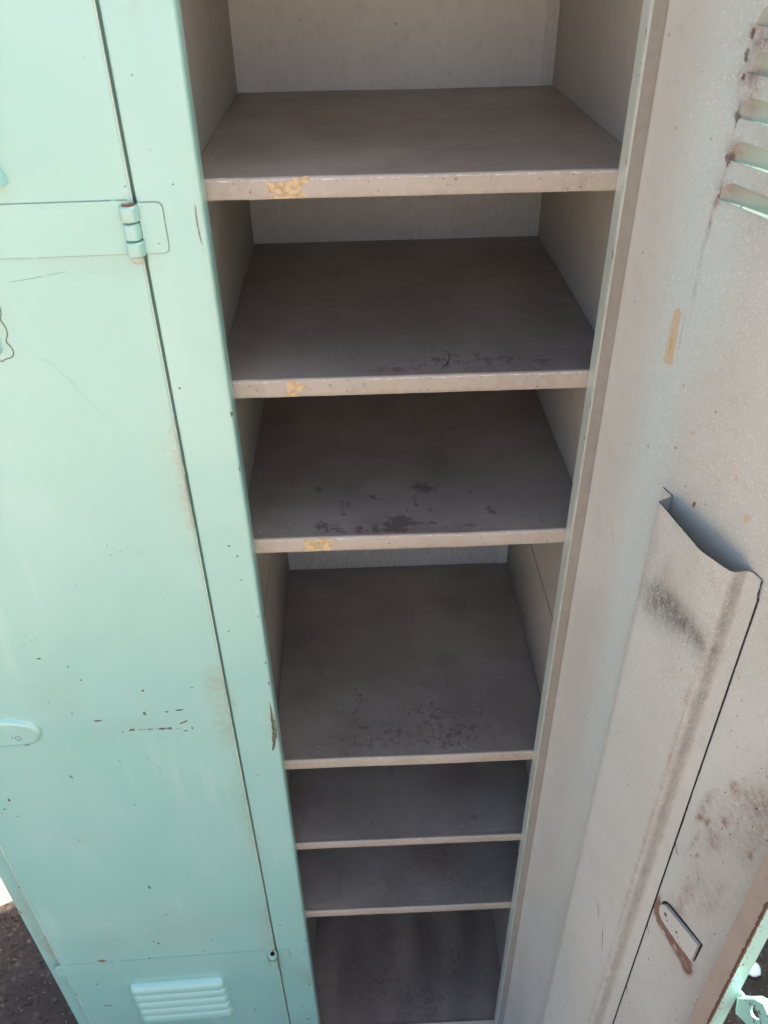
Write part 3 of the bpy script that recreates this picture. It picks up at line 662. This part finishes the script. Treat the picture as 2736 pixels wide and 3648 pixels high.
for k_ in (0, 1):
    vv = [(r[k_][0], HO, r[k_][1]) for r in ring]+[(r[k_][0], HO+.0022, r[k_][1]) for r in ring]
    b.add(vv, [(i, (i+1) % nn_, nn_+(i+1) % nn_, nn_+i) for i in range(nn_)])
# folded upper rim catching the light
fold = [(.3440, .9645), (.3490, .9742), (.3560, .9900), (.3640, .9990), (.3720, .9955)]
b.grid(list(range(5)), [0, 1, 2, 3], lambda i, t: (fold[i][0], HO+.0022-.0085*t/3, fold[i][1]+.0012*math.sin(t)), 0)
def HH(u, v, l=0): return (u, HO-l, v)
random.seed(17)
for i in range(34):
    a_ = random.uniform(0, 6.28); r_ = random.choice((random.gauss(.0085, .0012), random.uniform(.008, .022)))
    u, v = hc[0]+r_*.8*math.cos(a_), hc[1]+r_*math.sin(a_)
    if .345 < u < .371 and .938 < v < .985: b.chip(HH, u, v, random.uniform(.0005, .0017), random.uniform(.0005, .0017), 0, random.choice((1, 2)), 9, .5)
hp = b.build('hasp', [M_mint_plain, M_chip, M_rustdark], rdoor)
hp['label'] = 'chipped mint hasp plate with a padlock hole'

# ---- left door, shut but standing slightly proud at its free side
AJ = math.radians(1.8)
b = door_sheet(.0030, .3362, Z0D, Z1D, -T, .0905, .2475, .0032, wav=.0008)
b.box(.0046, .0058, -.018, -T-.0004, Z0D, Z1D, 0); b.box(.3335, .3347, -.018, -T-.0034, Z0D, Z1D, 0)
b.box(.0060, .3330, -.018, -T-.0004, Z0D, Z0D+.0012, 0)
def DO(u, v, l=0): return (u, .0001+l+.0008*noise.noise(Vector((u*5, v*4, 1.7))), v)
LD = [(0.0595, 0.9815, 0.00547, 0.0021, 0.15), (0.0746, 0.9797, 0.00231, 0.0014, 0), (0.1003, 0.9794, 0.00228, 0.00386, 0), (0.1559, 0.9716, 0.00684, 0.00142, 0), (0.1206, 0.9517, 0.00324, 0.00329, 0.2), (0.1313, 0.9491, 0.00139, 0.00146, 0), (0.0989, 0.951, 0.00509, 0.00091, 0), (0.0848, 0.9503, 0.00611, 0.00146, 0), (0.0757, 0.9505, 0.00329, 0.00329, 0), (0.0583, 0.9598, 0.00658, 0.00181, 0.5), (0.0583, 0.9443, 0.00282, 0.00148, 0), (0.0498, 0.9483, 0.00094, 0.00295, 0), (0.0948, 1.0178, 0.00179, 0.002, 0), (0.0399, 1.0185, 0.00182, 0.00101, 0), (0.1813, 0.9873, 0.00157, 0.00139, 0), (0.2099, 0.8717, 0.00145, 0.00358, 0.6), (0.2104, 0.862, 0.00073, 0.00162, 0), (0.2953, 0.834, 0.0017, 0.00457, 0), (0.3062, 0.8159, 0.00221, 0.00169, 0), (0.3119, 0.8066, 0.00098, 0.00171, 0), (0.2941, 0.7992, 0.00098, 0.00174, 0), (0.1445, 0.8065, 0.00127, 0.00172, 0), (0.1615, 0.611, 0.00167, 0.00686, 0.3), (0.177, 0.4525, 0.0021, 0.00371, 0), (0.1834, 0.4598, 0.00148, 0.00246, 0), (0.1458, 0.8952, 0.00119, 0.00117, 0.6), (0.1893, 0.8156, 0.00075, 0.00085, 0), (0.2305, 0.7373, 0.00103, 0.00139, 0), (0.2024, 1.0085, 0.00066, 0.00067, 0), (0.1507, 0.535, 0.00117, 0.00229, 0), (0.1829, 0.4832, 0.00119, 0.0018, 0), (0.1121, 0.4193, 0.00184, 0.00192, 0), (0.0952, 0.451, 0.00154, 0.00124, 0), (0.2718, 0.4125, 0.0066, 0.00384, 0), (0.1983, 0.4084, 0.00182, 0.00322, 0), (0.334, 0.3808, 0.00152, 0.00262, 0), (0.2954, 0.3391, 0.00124, 0.0041, 0), (0.3347, 0.3089, 0.00126, 0.00279, 0), (0.2943, 0.2619, 0.00901, 0.00254, 0), (0.1643, 0.3257, 0.00095, 0.00414, 0), (0.0553, 0.2032, 0.00204, 0.00308, 0), (0.0911, 1.2278, 0.0009, 0.0007, 0), (0.091, 1.3525, 0.00048, 0.0004, 0), (0.195, 1.0785, 0.00313, 0.00169, 0), (0.1678, 1.0636, 0.00159, 0.00144, 0), (0.1589, 1.0411, 0.00121, 0.00149, 0), (0.1319, 1.1787, 0.00073, 0.0005, 0), (0.1019, 1.1196, 0.00058, 0.00054, 0), (0.0484, 1.1524, 0.00076, 0.00052, 0), (0.0566, 1.3761, 0.0004, 0.0004, 0), (0.0797, 1.2195, 0.00143, 0.0004, 0), (0.0896, 1.2157, 0.00161, 0.0004, 0), (0.2024, 1.0084, 0.00081, 0.00123, 0), (0.0063, 1.5638, 0.00082, 0.00082, 0)]

random.seed(41)
for u, v, a_, bb, r in LD:
    rusty = (abs(u-.2718) < .001)
    k_ = 1.0
    b.chip(DO, u, v, a_*k_*1.25, bb*k_, -r, 3 if rusty else 2, 13, .6)
for i in range(22):      # fine scratches
    u, z = random.uniform(.03, .31), random.uniform(.42, 1.62); L_ = random.uniform(.012, .07); an = random.gauss(0, .9)+(0 if i % 2 else 1.4)
    cl = [(u+L_*t*math.cos(an)+.002*noise.noise(Vector((t*2, i, 0))), z+L_*t*math.sin(an), .00010+.00003*math.sin(t*3.1)) for t in [j/9 for j in range(10)]]
    if abs(math.sin(an)) < .5: cl = [(c[0], c[1], c[2]) for c in cl]
    for j in range(9):
        if random.random() < .25: continue
        (xa, za, wa), (xb, zb, wb) = cl[j], cl[j+1]; dx, dz = xb-xa, zb-za; q = math.hypot(dx, dz)
        px, pz = -dz/q*wa, dx/q*wa
        b.poly([DO(xa-px, za-pz, .0002), DO(xa+px, za+pz, .0002), DO(xb+px, zb+pz, .0002), DO(xb-px, zb-pz, .0002)], 4 if i % 3 else 5)
# broken streaks near the latch level
for i in range(26):
    u = random.uniform(.062, .112); b.chip(DO, u, .9507+random.gauss(0, .0006)-(.098-u)*.02, random.uniform(.0006, .0026), random.uniform(.0003, .0006), 0, 2, 8, .5)
ld_g = blobs([(.006, 1.28, .006, .06, 0, 1.0), (.007, 1.33, .006, .04, 0, .6), (.010, 1.02, .012, .03, 0, .9), (.009, .95, .010, .04, 0, .8), (.007, .75, .006, .12, 0, .7), (.007, .5, .008, .06, 0, .8),
    (.008, 1.505, .02, .006, 0, .45), (.03, 1.5565, .05, .003, 0, .3), (.05, 1.512, .04, .003, 0, .35), (.10, .955, .06, .010, 0, .35), (.19, 1.01, .03, .03, 0, .2), (.22, .735, .02, .004, .1, .5),
    (.15, .5, .05, .05, 0, .25), (.25, .47, .04, .04, 0, .25), (.10, .49, .05, .03, 0, .2), (.225, .934, .03, .004, 0, .4), (.125, 1.46, .008, .03, 0, .25), (.007, .42, .008, .02, 0, 1.0), (.18, .19, .1, .02, 0, .3)])
ldoor = b.build('door', [M_mint, M_in, M_chip, M_rust, flat('pale_scratch', (.55, .68, .60, 1), (.45, .6, .52, 1), 200), flat('dull_scratch', (.20, .33, .27, 1), None, 200)], lock, attrs=dict(Z, grime=lambda x, y, z: ld_g(x, z)))
ldoor['label'] = 'left door shut, smooth mint enamel with scattered chips'
place(ldoor, (-.0497, 0, 0), math.pi+AJ)

# hinge straps: a long leaf on the door, a short leaf on the post, knuckles and pin
def rr(x0, x1, z0, z1, r, n=6, left=True, right=True):
    out = []
    for cx_, cz_, a0, on in ((x1-r, z1-r, 0, right), (x0+r, z1-r, 90, left), (x0+r, z0+r, 180, left), (x1-r, z0+r, 270, right)):
        if on:
            for i in range(n+1):
                t = math.radians(a0+90*i/n); out.append((cx_+r*math.cos(t), cz_+r*math.sin(t)))
        else:
            out.append({0: (x1, z1), 90: (x0, z1), 180: (x0, z0), 270: (x1, z0)}[a0])
    return out
def leaf_door(z0, z1, x0, x1, r, th=.0013, name='hinge_strap'):
    b = MB(); P_ = rr(x0, x1, z0, z1, r, left=False)
    b.prism(P_, lambda u, v: DO(u, v, -.0002), lambda u, v: DO(u, v, th))
    f_ = blobs([((x0+.02), z0, .05, .004, 0, .5), (x0+.02, z1, .03, .003, 0, .5), (.33, (z0+z1)/2, .02, .02, 0, .2)])
    return b.build(name, [M_mint], ldoor, bevel=.0006, attrs=Z)
leaf_door(1.5137, 1.5538, .0060, .3320, .004)
leaf_door(.3720, .4065, .0075, .3475, .016)
def leaf_post(z0, z1, x0, x1, r):
    b = MB(); P_ = rr(x0, x1, z0, z1, r, left=False)
    b.prism(P_, lambda u, v: F(u, v, -.0002), lambda u, v: F(u, v, .0013))
    b.chip(lambda u, v, l: F(u, v, .0013+l), x1-.0068, z0+.0075, .0006, .0006, 0, 1)
    f_ = blobs([(x1, z0, .006, .004, 0, .5), (x0, z0, .01, .004, 0, .5), (x1, (z0+z1)/2, .0015, .02, 0, .4)])
    b.build('hinge_leaf', [M_mint, M_chip], lock, bevel=.0006, attrs=Z)
leaf_post(1.5137, 1.5518, -.0496, -.0312, .0045)
leaf_post(.3715, .4040, -.0480, -.0312, .002)
M_line = flat('grimy_joint', (.20, .27, .21, 1), (.27, .27, .18, 1), 90, .8)
def outline_strip(fn, P, w_, name, parent):
    b = MB()
    for i in range(len(P)-1):
        (xa, za), (xb, zb) = P[i], P[i+1]; n__ = max(1, int(math.hypot(xb-xa, zb-za)/.004))
        for j in range(n__):
            t0, t1 = j/n__, (j+1)/n__
            if random.random() < .04: continue
            x0_, z0_, x1_, z1_ = xa+(xb-xa)*t0, za+(zb-za)*t0, xa+(xb-xa)*t1, za+(zb-za)*t1
            L_ = math.hypot(x1_-x0_, z1_-z0_) or 1; h_ = w_*random.uniform(.7, 1.2)
            px, pz = -(z1_-z0_)/L_*h_, (x1_-x0_)/L_*h_
            b.poly([fn(x0_-px, z0_-pz, .0003), fn(x0_+px, z0_+pz, .0003), fn(x1_+px, z1_+pz, .0003), fn(x1_-px, z1_-pz, .0003)])
    return b.build(name, [M_line], parent, smooth=False)
random.seed(9)
def arc(cx_, cz_, r, a0, a1, n=6): return [(cx_+r*math.cos(math.radians(a0+(a1-a0)*i/n)), cz_+r*math.sin(math.radians(a0+(a1-a0)*i/n))) for i in range(n+1)]
outline_strip(DO, [(.007, 1.5541), (.33, 1.5541)], .00030, 'grime_line', ldoor)
outline_strip(DO, [(.007, 1.5134), (.33, 1.5134)], .00034, 'grime_line', ldoor)
outline_strip(DO, [(.009, .4068), (.3315, .4068)], .00075, 'grime_line', ldoor)
outline_strip(F, [(-.047, 1.5521)]+arc(-.0312-.0045, 1.5518-.0042, .0048, 90, 0)+arc(-.0312-.0045, 1.5137+.0042, .0048, 0, -90)+[(-.047, 1.5134)], .00030, 'grime_line', lock)
outline_strip(F, [(-.047, .4046), (-.0325, .4046), (-.0308, .4030), (-.0308, .378)], .0006, 'grime_line', lock)
def wx(xw): return -.0497-xw        # world x -> door local x (near the hinge)
random.seed(3)
def knuckles(lst, cx_, cy_, pin):
    b = MB()
    for z0, z1, r in lst: b.tube((wx(cx_), cy_), r, z0, z1, 28, 0)
    # rolled leaf entering the knuckle
    z0, z1, r = lst[0]
    f_ = lambda x, y, z: .35 if abs(z-lst[-1][0]) < .0015 or abs(z-lst[0][0]) < .0012 else .0
    k_ = b.build('hinge_knuckle', [M_mint], ldoor, attrs={'grime': f_})
    p = MB(); p.tube((wx(cx_), cy_), lst[0][2]*.62, pin[0], pin[1], 18, 0, wob=.0003)
    p.build('hinge_pin', [M_pale], k_)
    p = MB(); p.tube((wx(cx_)-.0004, cy_), lst[0][2]*.70, lst[-1][1]-.0004, lst[-1][1]+.0006, 20, 0, wob=.0005)
    p.build('pin_head', [M_rust], k_)
knuckles([(1.5125, 1.5240, .0071), (1.5252, 1.5378, .0064), (1.5390, 1.5508, .0073)], -.0562, .0022, (1.5068, 1.5125))
knuckles([(.3690, .3840, .0058), (.3852, .4040, .0070)], -.0565, .0058, (.3590, .3700))
b = MB(); random.seed(12)
for i in range(20):
    a_ = 2*math.pi*i/20
    b.chip(DO, .0068+.0098*math.cos(a_), .375+.030*math.sin(a_), .0011, .0045, 0, 0, 9, .6, .0003) if .0068+.0098*math.cos(a_) > .0035 else None
b.build('grime_ring', [M_line], ldoor, smooth=False)
b = MB(); b.tube((wx(-.0565), .0058), .0080, .3950, .3962, 24, 0)
b.build('barrel_rim', [M_chip], ldoor)
b = MB(); b.tube((wx(-.0565), .0058), .0028, .4039, .4046, 16, 0); b.build('pin_hole', [M_gap], ldoor)

# pull latch
b = MB()
lt = [(.3300, .9850), (.2619, .9856), (.2478, .9832), (.2340, .9790), (.2258, .9730), (.2226, .9640), (.2238, .9540), (.2295, .9440), (.2384, .9395), (.2517, .9390), (.3300, .9390)]
def sm(P, k=2):
    for _ in range(k):
        Q = []
        for i in range(len(P)):
            a0, a1 = P[i], P[(i+1) % len(P)]
            if i == len(P)-1: Q += [a0]; continue
            Q += [(a0[0]*.75+a1[0]*.25, a0[1]*.75+a1[1]*.25), (a0[0]*.25+a1[0]*.75, a0[1]*.25+a1[1]*.75)]
        P = Q
    return P
lt = sm(lt); cxl, czl = .285, .962
def layer(k, y): return [(cxl+(x-cxl)*(1-k*.06), y, czl+(z-czl)*(1-k*.2)) for x, z in lt]
lay = [layer(-.12, .0001), layer(0, .0012), layer(.35, .0034), layer(.8, .0044), layer(1.3, .0046)]
n_ = len(lt)
vv = [p for L_ in lay for p in L_]
b.add(vv, [(j*n_+i, j*n_+(i+1) % n_, (j+1)*n_+(i+1) % n_, (j+1)*n_+i) for j in range(4) for i in range(n_)])
b.poly(lay[-1], 0)
def LT(u, v, l=0): return (u, .0047+l, v)
# rivet ring
for q_ in range(26):
    t0, t1 = 2*math.pi*q_/26, 2*math.pi*(q_+1)/26
    if q_ in (5, 17): continue
    w0 = .0031; w1 = .0025
    b.poly([LT(.2498+w*math.cos(t), .9553+1.2*w*math.sin(t), .0002) for w, t in ((w0, t0), (w0, t1), (w1, t1), (w1, t0))], 1)
b.chip(LT, .2560, .957, .0008, .002, 0, 1); b.chip(LT, .2462, .9562, .0015, .0007, 0, 2)
b.chip(lambda u, v, l: (u, .0030+l, v), .2435, .9425, .0042, .0018, 0, 1, 14, .25, .0012)
for q_ in range(5): b.chip(LT, random.uniform(.235, .268), random.uniform(.958, .975), .0005, .0005, 0, 1)
lg = blobs([(.2498, .9553, .01, .006, 0, .5), (.228, .96, .004, .02, 0, .2)])
b.build('latch_handle', [M_mint, M_chip, M_pale], ldoor, attrs={'grime': lambda x, y, z: lg(x, z)})

# round-cornered boss with a wavy line of old paint round it
b = MB()
P_ = rr(.1310, .2150, 1.4335, 1.4660, .006)
b.prism(P_, lambda u, v: DO(u, v, -.0002), lambda u, v: DO(.173+(u-.173)*.95, 1.45+(v-1.45)*.85, .0042))
b.build('card_holder', [M_mint], ldoor, bevel=.0012, attrs=Z)
b = MB()
wl = [(.1262, 1.4860), (.1243, 1.4790), (.1235, 1.4736), (.124, 1.4688), (.1258, 1.464), (.1237, 1.457), (.124, 1.4511), (.1266, 1.4451), (.1237, 1.4389), (.1239, 1.4338), (.1264, 1.4308), (.1315, 1.4295), (.1344, 1.4275), (.1365, 1.4281), (.150, 1.4290), (.170, 1.4270), (.20, 1.429)]
def cat(P, k=6):
    out = []
    for i in range(1, len(P)-2):
        for j in range(k):
            t = j/k; a0, a1, a2, a3 = P[i-1], P[i], P[i+1], P[i+2]
            out.append(tuple(.5*((2*a1[q])+(-a0[q]+a2[q])*t+(2*a0[q]-5*a1[q]+4*a2[q]-a3[q])*t*t+(-a0[q]+3*a1[q]-3*a2[q]+a3[q])*t**3) for q in (0, 1)))
    return out
W_ = cat(wl)
for i in range(len(W_)-1):
    (xa, za), (xb, zb) = W_[i], W_[i+1]; dx, dz = xb-xa, zb-za; L_ = math.hypot(dx, dz) or 1; px, pz = -dz/L_*.00038, dx/L_*.00038
    b.poly([DO(xa-px, za-pz, .0003), DO(xa+px, za+pz, .0003), DO(xb+px, zb+pz, .0003), DO(xb-px, zb-pz, .0003)])
b.build('paint_ridge', [M_chip], ldoor, smooth=False)

# ------------------------------------------------------------------ small things on the ground
def sun_spot(name, label, cat_, loc, r, mat, flatk=.4, seed=0):
    b = MB(); n1, n2 = 20, 10; vv = []; ff = []
    for i in range(n2+1):
        for j in range(n1):
            ph = math.pi*i/n2; th_ = 2*math.pi*j/n1
            d = Vector((math.sin(ph)*math.cos(th_), math.sin(ph)*math.sin(th_), math.cos(ph)))
            k = r*(1+.12*noise.noise(d*1.6+Vector((seed, 0, 0))))
            vv.append((d.x*k, d.y*k*.9, (d.z*flatk)*k+r*flatk))
    for i in range(n2):
        for j in range(n1): ff.append((i*n1+j, i*n1+(j+1) % n1, (i+1)*n1+(j+1) % n1, (i+1)*n1+j))
    b.add(vv, ff); o = b.build(name, [mat]); o.location = loc; o['label'] = label; o['category'] = cat_; return o
M_white = flat('sun_spot_white', (.86, .86, .84, 1), (.8, .8, .78, 1), 20, .35, 0, .02)
sun_spot('white_sun_spot', 'sun spot built as a white lump on dark asphalt, half hidden by the open door edge', 'sun_spot', (.857, .112, 0), .0165, M_white, .5)  # white solid standing in for a round spot of sunlight

# loose grit on the asphalt
random.seed(77)
b = MB()
def grit(x, y, r):
    n = 6; vv = []
    for i in range(n):
        t = 2*math.pi*i/n+random.uniform(-.3, .3); k = r*random.uniform(.7, 1.2); vv.append((x+k*math.cos(t), y+k*math.sin(t), .0001))
    vv2 = [(x+(p[0]-x)*.6, y+(p[1]-y)*.6, r*random.uniform(.5, .9)) for p in vv]
    b.add(vv+vv2, [(i, (i+1) % n, n+(i+1) % n, n+i) for i in range(n)]+[tuple(range(n, 2*n))], random.choice((0, 0, 0, 1, 2)))
for i in range(5200):
    if random.random() < .62: x, y = random.uniform(-1.0, -.425), random.uniform(-.30, .40)
    else: x, y = random.uniform(.60, 1.15), random.uniform(-.35, .45)
    if y < shade_border(x)-.006 or x > 0: grit(x, y, random.choice((.0012, .0016, .002, .0025, .004))*random.uniform(.7, 1.3))
gr = b.build('gravel', [flat('grit_dark', (.045, .030, .022, 1), (.025, .017, .012, 1), 60), flat('grit_brown', (.12, .075, .055, 1), (.07, .045, .035, 1), 60), flat('grit_light', (.15, .12, .095, 1), (.10, .08, .065, 1), 60)], smooth=False)
gr['kind'] = 'stuff'

# lockers added out of view to shade the asphalt and show through the louvres
nb = bpy.data.objects.new('added_shade_bank', None); sc.collection.objects.link(nb)
nb['label'] = 'added unseen bank of mint lockers, there to cast shade, with closed doors facing the open one from the right'; nb['category'] = 'added shade blocker'; nb.location = (1.28, -.10, 0)
b = MB(); b.box(0, .45, 0, 2.7, .06, 1.86); b.box(.02, .43, .02, 2.68, 0, .0595); b.build('added_bank_carcass', [M_mint_plain], nb, bevel=.003)
for i in range(7):
    y0 = .012+.383*i
    b = MB(); b.box(-.018, -.0005, y0, y0+.372, .08, 1.845); d_ = b.build('door', [M_mint_plain], nb, bevel=.002)  # door of the added shade bank
    b = MB(); b.box(-.030, -.0185, y0+.03, y0+.10, .93, .96); b.build('added_bank_handle', [M_chip], d_, bevel=.003)
    for j in range(5):
        b = MB(); b.box(-.026, -.0185, y0+.10, y0+.27, 1.55+.025*j, 1.567+.025*j); b.build('louver', [M_mint_plain], d_, bevel=.003)
